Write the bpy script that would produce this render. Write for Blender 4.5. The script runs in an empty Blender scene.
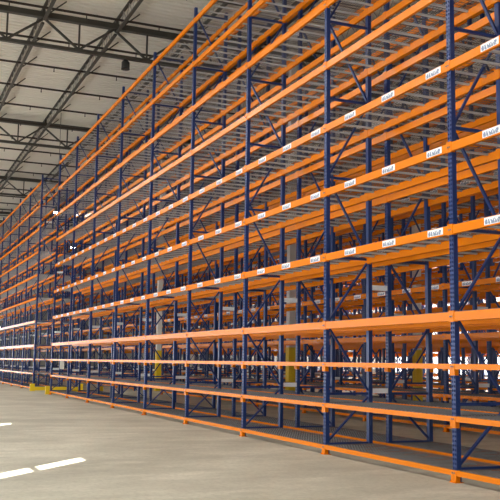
import bpy, math, random
from mathutils import Matrix, Vector
random.seed(4)
scene = bpy.context.scene
COL = scene.collection

# ------------------------------------------------------------------ camera
F_PX, PITCH, YAW, ROLL = 873.48, 0.12758, -0.40029, 0.01411
fw = Vector((math.cos(YAW)*math.cos(PITCH), math.sin(YAW)*math.cos(PITCH), math.sin(PITCH)))
rt = Vector((math.sin(YAW), -math.cos(YAW), 0))
up = rt.cross(fw)
rt2 = rt*math.cos(ROLL) + up*math.sin(ROLL)
up2 = up*math.cos(ROLL) - rt*math.sin(ROLL)
cam_data = bpy.data.cameras.new('camera')
cam_data.sensor_width = 36.0
cam_data.lens = 36.0*F_PX/500.0
cam_data.clip_end = 500
cam = bpy.data.objects.new('camera', cam_data)
COL.objects.link(cam)
cam.matrix_world = Matrix(((rt2.x, up2.x, -fw.x, -10.19), (rt2.y, up2.y, -fw.y, 7.411),
                           (rt2.z, up2.z, -fw.z, 1.6), (0, 0, 0, 1)))
scene.camera = cam

# ------------------------------------------------------------------ sky, sun, added lamps, exposure
world = bpy.data.worlds.new('sky')
scene.world = world
world.use_nodes = True
bg = world.node_tree.nodes['Background']
bg.inputs[0].default_value = (0.93, 0.96, 1.0, 1)
bg.inputs[1].default_value = 4.0

SUN_H = Vector((0.753, -0.657))
SUN_TAN = 0.466
sd = bpy.data.lights.new('sun', 'SUN')
sd.energy = 45.0
sd.color = (1.0, 0.95, 0.86)
sd.angle = math.radians(0.2)
sun = bpy.data.objects.new('sun', sd)
COL.objects.link(sun)
sun.rotation_euler = Vector((SUN_H.x, SUN_H.y, -SUN_TAN)).to_track_quat('-Z', 'Y').to_euler()

def area(name, loc, direction, sx, sy, watts, color=(1, 1, 1)):
    d = bpy.data.lights.new(name, 'AREA')
    d.shape = 'RECTANGLE'; d.size = sx; d.size_y = sy
    d.energy = watts; d.color = color
    o = bpy.data.objects.new(name, d); COL.objects.link(o)
    o.location = loc
    o.rotation_euler = Vector(direction).to_track_quat('-Z', 'Y').to_euler()
    return o

WALL_L, WALL_R, WALL_N, WALL_F = 13.0, -42.5, -25.0, 74.0     # y left, y right, x near, x far
LEFT_DOORS = [-21.7 + 8.27*k for k in range(11)]              # door openings added in the unseen left wall (x of centre)
for x in LEFT_DOORS:
    area('added_door_lamp', (x, WALL_L - 0.05, 2.4), (0, -1, 0), 5.0, 4.6, 85, (1.0, 0.98, 0.95))  # lamps added in the openings to light the rack fronts
area('added_door_lamp', (WALL_F - 0.05, 6.0, 2.7), (-1, 0, 0), 8.0, 5.2, 70, (1.0, 0.98, 0.95))
ROOF_LAMPS = [-16.0 + 9.0*k for k in range(10)]               # fill lamps added above the open floor (x of centre)
for x in ROOF_LAMPS:
    area('added_roof_lamp', (x, 10.2, 13.85), (0, 0, -1), 5.0, 2.2, 800, (1.0, 0.98, 0.95))
for x in ROOF_LAMPS[2:]:
    area('added_roof_lamp', (x, -38.6, 13.85), (0, 0, -1), 5.0, 2.2, 3600, (1.0, 0.98, 0.95))  # lamps added to brighten the floor and wall behind the racks
for y in (-25.0, -30.3):                       # long lamps added to brighten the back aisles
    area('added_roof_lamp', (34.0, y, 13.85), (0, 0, -1), 62.0, 1.0, 9000, (1.0, 0.98, 0.95))
RIGHT_DOORS = [-18 + 7.0*k for k in range(13)]

vs = scene.view_settings
vs.view_transform = 'Standard'
vs.look = 'None'
vs.gamma = 1.0
vs.use_curve_mapping = False
vs.exposure = 0.08

# ------------------------------------------------------------------ materials
def mat(name, color, rough=0.5, metal=0.0, var=0.0, scale=3.0, spec=0.5, dark=None):
    m = bpy.data.materials.new(name); m.use_nodes = True
    nt = m.node_tree; p = nt.nodes['Principled BSDF']
    p.inputs['Base Color'].default_value = (*color, 1)
    p.inputs['Roughness'].default_value = rough
    p.inputs['Metallic'].default_value = metal
    p.inputs['Specular IOR Level'].default_value = spec
    if var > 0:
        tc = nt.nodes.new('ShaderNodeTexCoord')
        n = nt.nodes.new('ShaderNodeTexNoise'); n.inputs['Scale'].default_value = scale
        n.inputs['Detail'].default_value = 5
        r = nt.nodes.new('ShaderNodeMix'); r.data_type = 'RGBA'
        d = dark or tuple(c*(1 - var) for c in color)
        r.inputs['A'].default_value = (*d, 1); r.inputs['B'].default_value = (*color, 1)
        nt.links.new(tc.outputs['Object'], n.inputs['Vector'])
        nt.links.new(n.outputs['Fac'], r.inputs['Factor'])
        nt.links.new(r.outputs['Result'], p.inputs['Base Color'])
    return m

ORANGE = mat('orange_paint', (0.80, 0.215, 0.001), 0.27, 0, 0.12, 2.0, 0.2)
BLUE = mat('blue_paint', (0.009, 0.036, 0.165), 0.33, 0, 0.2, 3.0, 0.45)
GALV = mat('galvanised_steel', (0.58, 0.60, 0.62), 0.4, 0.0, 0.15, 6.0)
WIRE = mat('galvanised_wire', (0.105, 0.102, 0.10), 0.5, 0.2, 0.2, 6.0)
YELLOW = mat('safety_yellow_paint', (0.85, 0.60, 0.01), 0.45, 0, 0.15, 3.0)
WHITE = mat('white_paint', (0.80, 0.78, 0.72), 0.55, 0, 0.08, 2.0)
STEEL = mat('roof_steel_paint', (0.062, 0.058, 0.046), 0.55, 0, 0.3, 2.0)
PIPE = mat('sprinkler_pipe_paint', (0.03, 0.02, 0.015), 0.5, 0, 0.2, 2.0)
BLACK = mat('black_plastic', (0.02, 0.02, 0.02), 0.4)
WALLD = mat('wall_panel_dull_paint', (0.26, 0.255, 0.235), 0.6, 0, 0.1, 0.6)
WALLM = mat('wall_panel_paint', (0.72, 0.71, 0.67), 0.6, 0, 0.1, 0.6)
BOLT = mat('bolt_steel', (0.25, 0.22, 0.2), 0.4, 0.8)

def emission(name, color, strength):
    m = bpy.data.materials.new(name); m.use_nodes = True
    p = m.node_tree.nodes['Principled BSDF']
    p.inputs['Base Color'].default_value = (*color, 1)
    p.inputs['Emission Color'].default_value = (*color, 1)
    p.inputs['Emission Strength'].default_value = strength
    return m
LENS = emission('lamp_lens', (1.0, 0.97, 0.9), 60.0)

def concrete():
    m = bpy.data.materials.new('polished_concrete'); m.use_nodes = True
    nt = m.node_tree; p = nt.nodes['Principled BSDF']; L = nt.links.new
    tc = nt.nodes.new('ShaderNodeTexCoord')
    def noise(scale, detail=6, stretch=None):
        n = nt.nodes.new('ShaderNodeTexNoise'); n.inputs['Scale'].default_value = scale
        n.inputs['Detail'].default_value = detail; n.inputs['Roughness'].default_value = 0.65
        if stretch:
            mp = nt.nodes.new('ShaderNodeMapping'); mp.inputs['Scale'].default_value = stretch
            L(tc.outputs['Object'], mp.inputs['Vector']); L(mp.outputs['Vector'], n.inputs['Vector'])
        else:
            L(tc.outputs['Object'], n.inputs['Vector'])
        return n
    def mix(a, b, fac, mode='MIX'):
        x = nt.nodes.new('ShaderNodeMix'); x.data_type = 'RGBA'; x.blend_type = mode
        for s, v in (('A', a), ('B', b)):
            if isinstance(v, tuple): x.inputs[s].default_value = (*v, 1)
            else: L(v, x.inputs[s])
        if isinstance(fac, float): x.inputs['Factor'].default_value = fac
        else: L(fac, x.inputs['Factor'])
        return x.outputs['Result']
    def ramp(src, lo, hi):
        r = nt.nodes.new('ShaderNodeMapRange'); r.inputs['From Min'].default_value = lo
        r.inputs['From Max'].default_value = hi; L(src, r.inputs['Value']); return r.outputs['Result']
    base = mix((0.36, 0.35, 0.275), (0.62, 0.605, 0.495), ramp(noise(0.35).outputs['Fac'], 0.3, 0.7))
    streak = ramp(noise(1.0, 5, (0.9, 0.3, 1)).outputs['Fac'], 0.48, 0.66)
    c = mix(base, mix(base, (0.34, 0.325, 0.262), 0.6), streak)
    stain = ramp(noise(0.9, 8, (1.3, 0.5, 1)).outputs['Fac'], 0.50, 0.68)
    c = mix(c, mix(c, (0.70, 0.67, 0.56), 0.7), stain)
    fine = noise(14.0, 4)
    c = mix(c, mix(c, (0.2, 0.18, 0.14), 0.45), ramp(fine.outputs['Fac'], 0.45, 0.8))
    L(c, p.inputs['Base Color'])
    p.inputs['Roughness'].default_value = 0.5
    p.inputs['Specular IOR Level'].default_value = 0.35
    b = nt.nodes.new('ShaderNodeBump'); b.inputs['Strength'].default_value = 0.08
    b.inputs['Distance'].default_value = 0.02
    L(fine.outputs['Fac'], b.inputs['Height']); L(b.outputs['Normal'], p.inputs['Normal'])
    return m
CONCRETE = concrete()
DECKROOF = mat('roof_sheet_paint', (0.80, 0.765, 0.67), 0.6, 0, 0.10, 0.8)

def label_print():
    # white sticker with a printed barcode block (flat print)
    m = bpy.data.materials.new('printed_location_label'); m.use_nodes = True
    nt = m.node_tree; p = nt.nodes['Principled BSDF']; L = nt.links.new
    tc = nt.nodes.new('ShaderNodeTexCoord')
    sx = nt.nodes.new('ShaderNodeSeparateXYZ'); L(tc.outputs['Object'], sx.inputs[0])
    def math_(op, a, b):
        n = nt.nodes.new('ShaderNodeMath'); n.operation = op
        for i, v in enumerate((a, b)):
            if isinstance(v, (int, float)): n.inputs[i].default_value = v
            else: L(v, n.inputs[i])
        return n.outputs[0]
    mp = nt.nodes.new('ShaderNodeMapping'); mp.inputs['Scale'].default_value = (60, 0, 20)
    L(tc.outputs['Object'], mp.inputs['Vector'])
    wn = nt.nodes.new('ShaderNodeTexVoronoi'); L(mp.outputs['Vector'], wn.inputs['Vector'])
    wn.inputs['Scale'].default_value = 1.0
    sc = nt.nodes.new('ShaderNodeSeparateColor'); L(wn.outputs['Color'], sc.inputs[0])
    ink = math_('GREATER_THAN', sc.outputs[0], 0.3)
    inx = math_('LESS_THAN', math_('ABSOLUTE', math_('ADD', sx.outputs[0], -0.015), 0), 0.165)
    inz = math_('LESS_THAN', math_('ABSOLUTE', math_('ADD', sx.outputs[2], 0.008), 0), 0.034)
    fac = math_('MULTIPLY', math_('MULTIPLY', inx, inz), ink)
    mx = nt.nodes.new('ShaderNodeMix'); mx.data_type = 'RGBA'
    mx.inputs['A'].default_value = (0.86, 0.87, 0.86, 1); mx.inputs['B'].default_value = (0.20, 0.25, 0.36, 1)
    L(fac, mx.inputs['Factor']); L(mx.outputs['Result'], p.inputs['Base Color'])
    p.inputs['Roughness'].default_value = 0.5
    return m
LABELM = label_print()

# ------------------------------------------------------------------ mesh helpers
class MB:
    def __init__(s): s.v = []; s.f = []
    def quad(s, a, b, c, d):
        n = len(s.v); s.v += [a, b, c, d]; s.f.append((n, n+1, n+2, n+3)); return s
    def box(s, x0, x1, y0, y1, z0, z1):
        n = len(s.v)
        s.v += [(x0,y0,z0),(x1,y0,z0),(x1,y1,z0),(x0,y1,z0),(x0,y0,z1),(x1,y0,z1),(x1,y1,z1),(x0,y1,z1)]
        for f in ((0,3,2,1),(4,5,6,7),(0,1,5,4),(1,2,6,5),(2,3,7,6),(3,0,4,7)):
            s.f.append(tuple(n+i for i in f))
        return s
    def prism(s, prof, x0, x1):
        # profile in (y, z), extruded along x; profile given counter-clockwise seen from +x
        n = len(s.v); k = len(prof)
        s.v += [(x0, y, z) for y, z in prof] + [(x1, y, z) for y, z in prof]
        s.f.append(tuple(n+i for i in reversed(range(k))))
        s.f.append(tuple(n+k+i for i in range(k)))
        for i in range(k):
            j = (i+1) % k
            s.f.append((n+i, n+j, n+k+j, n+k+i))
        return s
    def bar(s, a, b, w, h, upv=(0, 0, 1)):
        # rectangular bar from a to b
        a = Vector(a); b = Vector(b); d = (b-a).normalized()
        u = Vector(upv); sd_ = d.cross(u)
        if sd_.length < 1e-4: sd_ = d.cross(Vector((1, 0, 0)))
        sd_.normalize(); u = sd_.cross(d).normalized()
        n = len(s.v)
        for q in (a, b):
            for i, j in ((-1,-1),(1,-1),(1,1),(-1,1)):
                s.v.append(tuple(q + sd_*(w/2*i) + u*(h/2*j)))
        for f in ((0,1,2,3),(7,6,5,4),(0,4,5,1),(1,5,6,2),(2,6,7,3),(3,7,4,0)):
            s.f.append(tuple(n+i for i in f))
        return s
    def tube(s, a, b, r, k=8, r2=None):
        a = Vector(a); b = Vector(b); d = (b-a).normalized()
        t = Vector((0, 0, 1)) if abs(d.z) < 0.9 else Vector((1, 0, 0))
        e1 = d.cross(t).normalized(); e2 = d.cross(e1)
        n = len(s.v)
        for q, rr in ((a, r), (b, r if r2 is None else r2)):
            for i in range(k):
                an = 2*math.pi*i/k
                s.v.append(tuple(q + e1*(rr*math.cos(an)) + e2*(rr*math.sin(an))))
        for i in range(k):
            j = (i+1) % k
            s.f.append((n+i, n+k+i, n+k+j, n+j))
        s.f.append(tuple(n+i for i in range(k))); s.f.append(tuple(n+k+i for i in reversed(range(k))))
        return s
    def mesh(s, name, m):
        me = bpy.data.meshes.new(name); me.from_pydata(s.v, [], s.f); me.update()
        me.materials.append(m); return me

def put(name, me, parent=None, loc=(0, 0, 0), rz=0.0):
    o = bpy.data.objects.new(name, me); COL.objects.link(o)
    o.parent = parent; o.location = loc
    if rz: o.rotation_euler = (0, 0, rz)
    return o
def thing(name, label, cat, loc=(0, 0, 0), rz=0.0, group=None):
    o = bpy.data.objects.new(name, None); COL.objects.link(o)
    o.location = loc; o.rotation_euler = (0, 0, rz); o.empty_display_size = 0.1
    o['label'] = label; o['category'] = cat
    if group: o['group'] = group
    return o
def struct(name, me, label, cat, loc=(0, 0, 0)):
    o = put(name, me, None, loc)
    o['kind'] = 'structure'; o['label'] = label; o['category'] = cat
    return o

# ------------------------------------------------------------------ building shell
ROOF_Z = 13.93
floor = struct('floor', MB().box(WALL_N, WALL_F, WALL_R, WALL_L, -0.25, 0.0).mesh('floor', CONCRETE),
               'beige grey worn concrete warehouse floor', 'floor')

def wall_y(name, y0, y1, openings, label, m=WALLM):
    # wall in the x-z plane with rectangular openings (x0, x1, z0, z1)
    xs = sorted({WALL_N, WALL_F} | {v for o in openings for v in o[:2]})
    zs = sorted({0.0, ROOF_Z + 0.2} | {v for o in openings for v in o[2:]})
    b = MB()
    for i in range(len(xs)-1):
        for j in range(len(zs)-1):
            cx, cz = (xs[i]+xs[i+1])/2, (zs[j]+zs[j+1])/2
            if any(o[0] < cx < o[1] and o[2] < cz < o[3] for o in openings): continue
            b.box(xs[i], xs[i+1], y0, y1, zs[j], zs[j+1])
    return struct(name, b.mesh(name, m), label, 'wall')
def wall_x(name, x0, x1, openings, label, m=WALLM):
    ys = sorted({WALL_R, WALL_L} | {v for o in openings for v in o[:2]})
    zs = sorted({0.0, ROOF_Z + 0.2} | {v for o in openings for v in o[2:]})
    b = MB()
    for i in range(len(ys)-1):
        for j in range(len(zs)-1):
            cy, cz = (ys[i]+ys[i+1])/2, (zs[j]+zs[j+1])/2
            if any(o[0] < cy < o[1] and o[2] < cz < o[3] for o in openings): continue
            b.box(x0, x1, ys[i], ys[i+1], zs[j], zs[j+1])
    return struct(name, b.mesh(name, m), label, 'wall')

SLOT_W = 0.25
slots = []
for sx_ in (-5.88, 2.39):
    slots += [(sx_ - SLOT_W, sx_ + SLOT_W, 4.75, 5.53), (sx_ - SLOT_W, sx_ + SLOT_W, 5.60, 6.25)]
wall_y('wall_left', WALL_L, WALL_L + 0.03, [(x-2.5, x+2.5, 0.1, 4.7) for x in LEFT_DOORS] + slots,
       'dull side wall of the warehouse with door openings added for light', WALLD)
# unseen canopy added outside the left wall to block low sun at its doors
struct('sun_block_1', MB().box(WALL_N - 12, WALL_F, WALL_L + 0.03, WALL_L + 7.2, 4.70, 4.74).mesh('sun_block_canopy', WALLD),
       'grey canopy added outside to keep sun off the door openings', 'canopy')
wall_y('wall_right', WALL_R - 0.3, WALL_R, [(x-2.7, x+2.7, 0.0, 4.4) for x in RIGHT_DOORS],
       'pale wall with bright open dock doors behind the farthest racks')
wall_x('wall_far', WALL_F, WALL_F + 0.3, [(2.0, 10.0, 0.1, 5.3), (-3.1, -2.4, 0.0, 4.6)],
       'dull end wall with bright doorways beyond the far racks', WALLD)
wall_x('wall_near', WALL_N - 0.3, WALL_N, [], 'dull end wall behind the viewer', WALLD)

# corrugated roof sheets, ribs across the building
b = MB(); P = 0.30; x = WALL_N
while x < WALL_F:
    for (a, za, c, zc) in ((0, 0, .16, 0), (.16, 0, .19, .05), (.19, .05, .27, .05), (.27, .05, .30, 0)):
        b.quad((x+a, WALL_R, ROOF_Z+za), (x+a, WALL_L, ROOF_Z+za), (x+c, WALL_L, ROOF_Z+zc), (x+c, WALL_R, ROOF_Z+zc))
    x += P
struct('ceiling', b.mesh('ceiling', DECKROOF), 'off-white corrugated metal roof deck', 'ceiling')

# framed panels added above the fill lamps, under the solid roof
def add_panel(n, x, y, sx, sy):
    w = struct('added_panel_%d' % n, MB().box(-sx/2, sx/2, -sy/2, sy/2, 13.875, 13.92).mesh('added_lamp_panel', WHITE),
               'white panel added under the roof deck above a fill lamp', 'lamp panel', (x, y, 0))
    f = MB()
    for s_ in (-1, 1):
        f.box(s_*sx/2 - 0.04, s_*sx/2 + 0.04, -sy/2 - 0.04, sy/2 + 0.04, 13.80, 13.92)
        f.box(-sx/2 - 0.04, sx/2 + 0.04, s_*sy/2 - 0.04, s_*sy/2 + 0.04, 13.80, 13.92)
    put('panel_frame', f.mesh('panel_frame', STEEL), w)
spots = [(x, 10.2, 5.0, 2.2) for x in ROOF_LAMPS] + [(x, -38.6, 5.0, 2.2) for x in ROOF_LAMPS[2:]] + [(34.0, y, 62.0, 1.0) for y in (-25.0, -30.3)]
for n, (x, y, sx, sy) in enumerate(spots, 1):
    if x - sx/2 > WALL_N and x + sx/2 < WALL_F: add_panel(n, x, y, sx, sy)

# ------------------------------------------------------------------ pallet racking
B = 3.814; D = 0.96; GAP = 4.892; ZT = 11.17
Z = [0.131, 0.859, 1.578, 2.274, 3.503, 4.700, 5.912, 7.110, 8.316, 9.560, 10.793]
HB = [0.078, 0.076, 0.072] + [0.126]*8
PW, PD = 0.095, 0.075                    # post width (along the row) and depth
def fx(i): return i*B if i < 9 else 8*B + GAP + (i-9)*B

def post_mesh(holes=True):
    # perforated upright; outer face at y=0, body toward -y
    b = MB(); h = PW/2; cols = ((-.036, -.012), (.012, .036))
    z0, pitch, hh = 0.05, 0.062, 0.032
    n = int((ZT - z0 - 0.05)/pitch)
    if holes:
        for a, c in ((-h, -.036), (-.012, .012), (.036, h)):
            b.quad((c, 0, 0), (a, 0, 0), (a, 0, ZT), (c, 0, ZT))
        for a, c in cols:
            prev = 0.0
            for k in range(n):
                zz = z0 + k*pitch
                b.quad((c, 0, prev), (a, 0, prev), (a, 0, zz), (c, 0, zz)); prev = zz + hh
            b.quad((c, 0, prev), (a, 0, prev), (a, 0, ZT), (c, 0, ZT))
    else:
        b.quad((h, 0, 0), (-h, 0, 0), (-h, 0, ZT), (h, 0, ZT))
    b.quad((-h, 0, 0), (-h, -PD, 0), (-h, -PD, ZT), (-h, 0, ZT))
    b.quad((h, -PD, 0), (h, 0, 0), (h, 0, ZT), (h, -PD, ZT))
    b.quad((-h, -PD, 0), (h, -PD, 0), (h, -PD, ZT), (-h, -PD, ZT))
    b.quad((-h, 0, ZT), (-h, -PD, ZT), (h, -PD, ZT), (h, 0, ZT))
    return b
STR = [0.18, 1.06, 2.30, 3.52, 5.00, 6.50, 8.00, 9.50, 11.00]
YA, YB = -PD - 0.002, -(D - PD) + 0.002
def strut_mb(z, b=None):
    return (b or MB()).box(-0.02, 0.02, YB, YA, z-0.022, z+0.022)
def diag_mb(k, b=None):
    z0, z1 = STR[k] + 0.06, STR[k+1] - 0.06
    a, c = ((0, YA, z0), (0, YB, z1)) if k % 2 == 0 else ((0, YA, z1), (0, YB, z0))
    return (b or MB()).bar(a, c, 0.032, 0.045, (1, 0, 0))

def beam_mesh(h, slim):
    # aisle face at y = +0.018 (proud of the post), body toward -y; ends at the post sides, with end connectors
    b = MB(); L = B/2 - PW/2
    yo, yi, st = 0.018, -0.034, 0.022
    prof = [(yi, -h/2), (yo, -h/2), (yo, h/2), (yi+0.024, h/2), (yi+0.024, h/2-st), (yi, h/2-st)]
    b.prism(prof, -L, L)
    zl, zh = (-h/2 - 0.085, h/2) if slim else (-h/2 - 0.012, h/2 + 0.018)
    for s in (-1, 1):
        xa, xb = sorted((s*(L - 0.012), s*(B/2 - 0.001)))
        b.box(xa, xb, 0.002, 0.024, zl, zh)
        xa, xb = sorted((s*(L - 0.007), s*(L - 0.001)))
        b.box(xa, xb, -0.05, 0.01, zl, zh)
    return b.mesh('beam', ORANGE)
BEAM_T, BEAM_S = beam_mesh(0.126, False), beam_mesh(0.075, True)
bm_ = MB()
for s in (-1, 1):
    bm_.tube((s*(B/2 - 0.02), 0.024, 0.0), (s*(B/2 - 0.02), 0.034, 0.0), 0.012, 6)
BOLT_ME = bm_.mesh('connector_bolt', BOLT)

NP = 3; DW = (B - PW - 0.02)/NP
def deck_mb(b=None, x=0.0, fine=True):
    b = b or MB()
    w = DW/2 - 0.006
    y0, y1 = -0.005, -D + 0.005
    for c in (-w*0.68, 0.0, w*0.68):                       # support channels (inverted U)
        b.box(x+c-0.021, x+c+0.021, -D + 0.036, -0.036, -0.030, -0.003)
    r = 0.0028
    ny = 19 if fine else 13
    for k in range(ny):                                    # long wires along the bay
        y = y1 + (y0 - y1)*k/(ny-1)
        b.box(x-w, x+w, y-r, y+r, 0.006-r+0.0005, 0.006+r)
    nx = 13 if fine else 9
    for k in range(nx):
        xx = x - w + 2*w*k/(nx-1)
        b.box(xx-r, xx+r, y1, y0, 0.0005, 0.0055)
    return b
def deck_mesh(b, name):
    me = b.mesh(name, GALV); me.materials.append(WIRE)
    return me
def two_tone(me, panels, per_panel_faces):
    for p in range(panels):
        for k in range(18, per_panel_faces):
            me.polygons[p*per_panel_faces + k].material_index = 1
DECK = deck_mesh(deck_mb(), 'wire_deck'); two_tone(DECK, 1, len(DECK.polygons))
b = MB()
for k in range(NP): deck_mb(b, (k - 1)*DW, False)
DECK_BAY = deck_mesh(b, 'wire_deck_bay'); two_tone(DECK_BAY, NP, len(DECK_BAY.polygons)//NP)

POST = post_mesh().mesh('upright_post', BLUE)
STRUTS = [strut_mb(z).mesh('cross_strut', BLUE) for z in STR]
DIAGS = [diag_mb(k).mesh('diagonal_brace', BLUE) for k in range(len(STR)-1)]
BASE = MB().box(-0.075, 0.075, -0.10, 0.045, 0.0, 0.008).tube((0.055, 0.03, 0.008), (0.055, 0.03, 0.03), 0.01, 6)\
    .tube((-0.055, 0.03, 0.008), (-0.055, 0.03, 0.03), 0.01, 6).mesh('base_plate', ORANGE)
b = post_mesh(False)
n = len(b.v); pv = list(b.v); pf = list(b.f)
b.v += [(-px_, -D - py_, pz_) for px_, py_, pz_ in pv]
b.f += [tuple(n+i for i in f) for f in pf]
for z in STR: strut_mb(z, b)
for k in range(len(STR)-1): diag_mb(k, b)
FRAME = b.mesh('upright_frame', BLUE)
LAB = MB().box(-0.19, 0.19, 0.0, 0.0025, -0.050, 0.050).mesh('location_label', LABELM)

def rack(label, i0, i1, yfront, flip, near, labels=False, group=None, top=10):
    # frames i0..i1; yfront = y of the aisle face; flip: aisle face looks toward -y
    nb = i1 - i0
    xs = [fx(i) for i in range(i0, i1+1)]
    x0 = xs[-1] if flip else xs[0]
    root = thing('pallet_rack', label, 'pallet rack', (x0, yfront, 0), math.pi if flip else 0.0, group)
    lx = [x - xs[0] for x in xs]
    for x in lx:
        if near:
            for rear in (0, 1):
                p = put('upright_post', POST, root, (x, -D if rear else 0, 0), math.pi if rear else 0)
                put('base_plate', BASE, p)
            for me in STRUTS: put('cross_strut', me, root, (x, 0, 0))
            for me in DIAGS: put('diagonal_brace', me, root, (x, 0, 0))
        else:
            put('upright_frame', FRAME, root, (x, 0, 0))
    for k in range(nb):
        xc = (lx[k] + lx[k+1])/2
        for l in range(top+1):
            me = BEAM_S if l < 3 else BEAM_T
            fb = put('load_beam', me, root, (xc, 0, Z[l]))
            if flip: put('load_beam', me, root, (xc, -D, Z[l]), math.pi)
            else: put('load_beam', me, root, (xc, -(D - PD), Z[l]))
            if near:
                put('connector_bolt', BOLT_ME, fb)
            if labels and l in (4, 5, 6):
                for q in (0.36, 1.62, 2.86):
                    put('location_label', LAB, fb, (q - B/2, 0.0182, 0.006))
            if l == 2: continue
            zt = Z[l] + HB[l]/2
            if near:
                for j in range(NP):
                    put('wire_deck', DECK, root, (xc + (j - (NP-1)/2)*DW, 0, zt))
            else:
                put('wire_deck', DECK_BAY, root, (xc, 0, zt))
    return root

SPACERM = mat('spacer_white_paint', (0.86, 0.90, 0.93), 0.4, 0, 0.05, 3.0)
SPACER = MB().box(-0.035, 0.035, -0.165, 0.165, -0.045, 0.045).mesh('row_spacer', SPACERM)
ROWP = 5.30
for r in range(7):
    ya = -r*ROWP; yb = ya - (D + 0.36 + D - 0.02) + 0.0
    near = r < 2
    starts = (-2, 0, 1, 2, 3, 5, 6)[r]
    txt = ['nearest orange and blue pallet rack, facing the open floor, white labels on its beams',
           'orange and blue pallet rack across the first aisle behind the nearest pair',
           'orange and blue pallet rack facing the second aisle back from the open floor',
           'orange and blue pallet rack facing the third aisle back from the open floor',
           'orange and blue pallet rack facing the fourth aisle back from the open floor',
           'orange and blue pallet rack facing the fifth aisle back from the open floor',
           'orange and blue pallet rack facing the sixth aisle, last pair before the dock doors'][r]
    txb = ['orange and blue pallet rack standing back to back with the nearest rack',
           'pallet rack back to back with the one across the first aisle',
           'pallet rack back to back with the one facing the second aisle',
           'pallet rack back to back with the one facing the third aisle',
           'pallet rack back to back with the one facing the fourth aisle',
           'pallet rack back to back with the one facing the fifth aisle',
           'pallet rack of the last pair, facing the bright dock doors'][r]
    ra = rack(txt, starts, 8, ya, False, near, labels=(r < 2))
    rb = rack(txb, starts, 8, yb, True, near)
    line = ['nearest', 'second', 'third', 'fourth', 'fifth', 'sixth', 'last'][r]
    tx2 = 'pallet rack beyond the cross aisle at far left, front one of the %s pair' % line
    tx3 = 'pallet rack beyond the cross aisle at far left, rear one of the %s pair' % line
    r2 = rack(tx2, 9, 17, ya, False, False)
    r3 = rack(tx3, 9, 17, yb, True, False)
    # galvanised row spacers across the flue between the back-to-back frames
    for root, i0, i1 in ((ra, starts, 8), (r2, 9, 17)):
        for i in range(i0, i1+1):
            for z in (1.11, 3.0, 6.1, 9.3) if near else (1.11, 3.0):
                put('row_spacer', SPACER, root, (fx(i) - fx(i0), -D - 0.17, z))

# ------------------------------------------------------------------ yellow end-of-row guards
def guard(x, label):
    g = thing('row_end_guard', label, 'guard rail', (x, 0.09, 0))
    put('guard_post', MB().box(-0.085, 0.085, -0.15, 0.08, 0.0, 0.37).box(-0.1, 0.1, -0.17, 0.1, 0.0, 0.012).mesh('guard_post', YELLOW), g)
    put('guard_post', MB().box(-0.07, 0.07, -2.60, -2.42, 0.0, 0.37).box(-0.09, 0.09, -2.62, -2.40, 0.0, 0.012).mesh('guard_post', YELLOW), g)
    put('guard_plank', MB().box(-0.05, 0.05, -2.42, -0.15, 0.03, 0.21).mesh('guard_plank', YELLOW), g)
guard(fx(8) + 0.24, 'yellow low barrier at the near side of the cross aisle')
guard(fx(9) - 0.26, 'yellow low barrier at the far side of the cross aisle')

# ------------------------------------------------------------------ building columns
def column(x, y, label):
    c = thing('building_column', label, 'column', (x, y, 0))
    w, zy = 0.125, 2.15
    put('shaft', MB().box(-w, w, -w, w, zy, ROOF_Z - 0.02).mesh('shaft', WHITE), c)
    s = MB().box(-w-.012, w+.012, -w-.012, w+.012, 0.02, zy)
    put('yellow_sleeve', s.mesh('yellow_sleeve', YELLOW), c)
    put('base_plate', MB().box(-.25, .25, -.16, .16, 0, 0.02).mesh('column_base', BOLT), c)
column(18.6, -6.43, 'white building column with yellow sleeve between the second pair of racks, right of centre')
column(34.85, -6.43, 'white building column with yellow sleeve between the second pair of racks, left of centre')
column(18.4, -11.73, 'white building column with yellow sleeve between the third pair of racks, toward the right')

# ------------------------------------------------------------------ roof steel
GX = [19.8 + 14.65*k for k in range(-2, 4)]
TOP, BOT, NODE = 13.60, 12.50, 2.5
GLAB = ['girder truss across the roof behind the viewer', 'girder truss across the roof just overhead, above the view',
        'dark steel girder truss nearest the viewer, at the top left', 'second dark steel girder truss, below and beyond the nearest',
        'third dark steel girder truss, farther down the roof at left', 'farthest dark steel girder truss near the end wall']
CH_T = MB().box(-0.11, 0.11, WALL_R+0.02, WALL_L-0.02, TOP-0.10, TOP+0.10).mesh('top_chord', STEEL)
CH_B = MB().box(-0.075, 0.075, WALL_R+0.02, WALL_L-0.02, BOT-0.06, BOT+0.06).mesh('bottom_chord', STEEL)
WB_R = MB().bar((0, 0, TOP-0.11), (0, NODE/2-0.04, BOT+0.07), 0.075, 0.075, (1, 0, 0)).mesh('web_diagonal', STEEL)
WB_L = MB().bar((0, 0, TOP-0.11), (0, -NODE/2+0.04, BOT+0.07), 0.075, 0.075, (1, 0, 0)).mesh('web_diagonal', STEEL)
WB_V = MB().box(-0.03, 0.03, -0.03, 0.03, BOT+0.07, TOP-0.11).mesh('web_vertical', STEEL)
JY = []
y = 2.70
while y < WALL_L - 4.2: y += NODE
while y > WALL_R + 2:
    JY.append(y); y -= NODE
for x, lab in zip(GX, GLAB):
    g = thing('girder_truss', lab, 'truss', (x, 0, 0))
    put('top_chord', CH_T, g); put('bottom_chord', CH_B, g)
    for y in JY:
        put('web_diagonal', WB_R, g, (0, y, 0)); put('web_diagonal', WB_L, g, (0, y, 0))
        put('web_vertical', WB_V, g, (0, y - NODE/2, 0))

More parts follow.
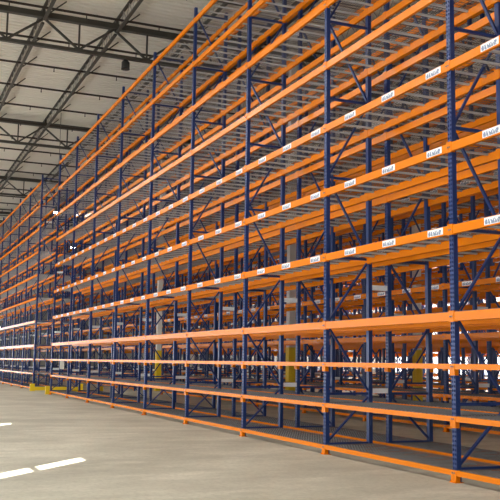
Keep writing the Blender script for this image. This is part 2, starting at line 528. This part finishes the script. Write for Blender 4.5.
PX = [18.85 + 3.04*k for k in range(-3, 17)]
PX = [x for x in PX if min(abs(x - g) for g in GX) > 0.3]
PIPE_Z = 13.40
JZ0, JZ1 = 13.38, 13.885
SPANS = [(a + 0.16, c - 0.16) for a, c in zip([WALL_N] + GX, GX + [WALL_F])]
chord_b = [MB().box(a, c, -0.055, 0.055, JZ0-0.03, JZ0+0.03).mesh('joist_bottom_chord', STEEL) for a, c in SPANS]
ct = MB().box(WALL_N+0.1, WALL_F-0.1, -0.055, 0.055, 13.85, 13.90)
for g in GX: ct.box(g - 0.09, g + 0.09, -0.05, 0.05, 13.705, 13.85)      # bearing seats on the girders
chord_t = ct.mesh('joist_top_chord', STEEL)
JZ1 = 13.85
WEBS = []
WEBM = mat('web_rod_grey_paint', (0.42, 0.41, 0.38), 0.5, 0, 0.2, 2.0)
for a, c in SPANS:
    wb = MB(); x = 18.85 - 0.38 - 0.76*60; k = 0
    while x < c - 0.4:
        if x > a:
            z0, z1 = (JZ0+0.03, JZ1) if k % 2 == 0 else (JZ1, JZ0+0.03)
            wb.bar((x, 0, z0), (x+0.38, 0, z1), 0.022, 0.022, (0, 1, 0))
        x += 0.38; k += 1
    WEBS.append(wb.mesh('joist_web', WEBM))
STUB = MB().bar((0, -0.055, JZ0), (0, -0.62, 13.89), 0.04, 0.04, (1, 0, 0)).mesh('bridging_strut', STEEL)
ords = ['first', 'second', 'third', 'fourth', 'fifth', 'sixth', 'seventh', 'eighth', 'ninth', 'tenth', 'eleventh',
        'twelfth', 'thirteenth', 'fourteenth', 'fifteenth', 'sixteenth', 'seventeenth', 'eighteenth', 'nineteenth', 'twentieth']
jy = [2.72 - 2.62*k for k in range(-1, 5)]
JL = ['grey lattice roof joist over the open floor, left of the view',
      'grey lattice roof joist crossing the top left corner, left of its twin',
      'grey lattice roof joist running just left above the top of the nearest rack',
      'grey lattice roof joist directly above the rear of the nearest pair of racks',
      'grey lattice roof joist above the aisle behind the nearest pair of racks',
      'grey lattice roof joist above the second line of racks']
for y, lab in zip(jy, JL):
    j = thing('lattice_joist', lab, 'joist', (0, y, 0))
    put('top_chord', chord_t, j)
    for cb_, we_ in zip(chord_b, WEBS):
        put('bottom_chord', cb_, j); put('lattice_web', we_, j)
    for x in PX: put('bridging_strut', STUB, j, (x + 0.12, 0, 0))
pm = MB().tube((0, WALL_R+0.1, PIPE_Z+0.1), (0, WALL_L-0.1, PIPE_Z+0.1), 0.045, 8).mesh('sprinkler_pipe_run', PIPE)
hm = MB().tube((0, 0, PIPE_Z+0.05), (0, 0, PIPE_Z-0.06), 0.02, 6).tube((0, 0, PIPE_Z-0.06), (0, 0, PIPE_Z-0.09), 0.035, 6, 0.02).mesh('sprinkler_head', PIPE)
for k, x in enumerate(PX):
    t = thing('sprinkler_pipe', 'dark sprinkler pipe across the roof, %s in order going away from the viewer' % ords[k], 'pipe', (x, 0, 0))
    put('pipe_run', pm, t)
    for y in jy[:-1]: put('sprinkler_head', hm, t, (0, y - 1.31, 0))

# ------------------------------------------------------------------ lamps
def fixture(x, y, z, ztop, label, lit, name='high_bay_lamp'):
    t = thing(name, label, 'lamp', (x, y, z))
    put('housing', MB().tube((0, 0, 0), (0, 0, 0.20), 0.15, 16).tube((0, 0, 0.20), (0, 0, 0.30), 0.15, 16, 0.07).mesh('housing', BLACK), t)
    put('hanger', MB().tube((0, 0, 0.30), (0, 0, ztop - z), 0.012, 6).mesh('hanger', STEEL), t)
    put('lens', MB().tube((0, 0, -0.05), (0, 0, 0.0), 0.16, 16, 0.14).mesh('lens', LENS if lit else BLACK), t)
fixture(19.8, -0.27, 12.12, 12.43, 'black drum lamp, unlit, hanging below the nearest girder truss', False)
LAMPS = [(33.0, -0.42, 8.85, 'lit white lamp on a long hanger above the cross aisle'),
         (45.5, -3.8, 8.75, 'lit white lamp hanging low behind the racks, seen past the cross aisle'),
         (33.1, -3.8, 11.75, 'lit white lamp high above the first aisle behind the nearest racks')]
for x, y, z, w in LAMPS:
    fixture(x, y, z, ROOF_Z, w, True)

# ------------------------------------------------------------------ notice sheet
n = thing('notice_board', 'white paper notice on the end frame across the yellow-guarded cross aisle', 'sign', (fx(9) - 0.06, -1.44, 1.1))
put('sheet', MB().box(-0.004, 0.004, -0.11, 0.11, 0.0, 0.46).mesh('sheet', WHITE), n)
put('clip', MB().box(-0.006, 0.008, -0.11, 0.11, 0.46, 0.48).mesh('sheet_clip', BOLT), n)
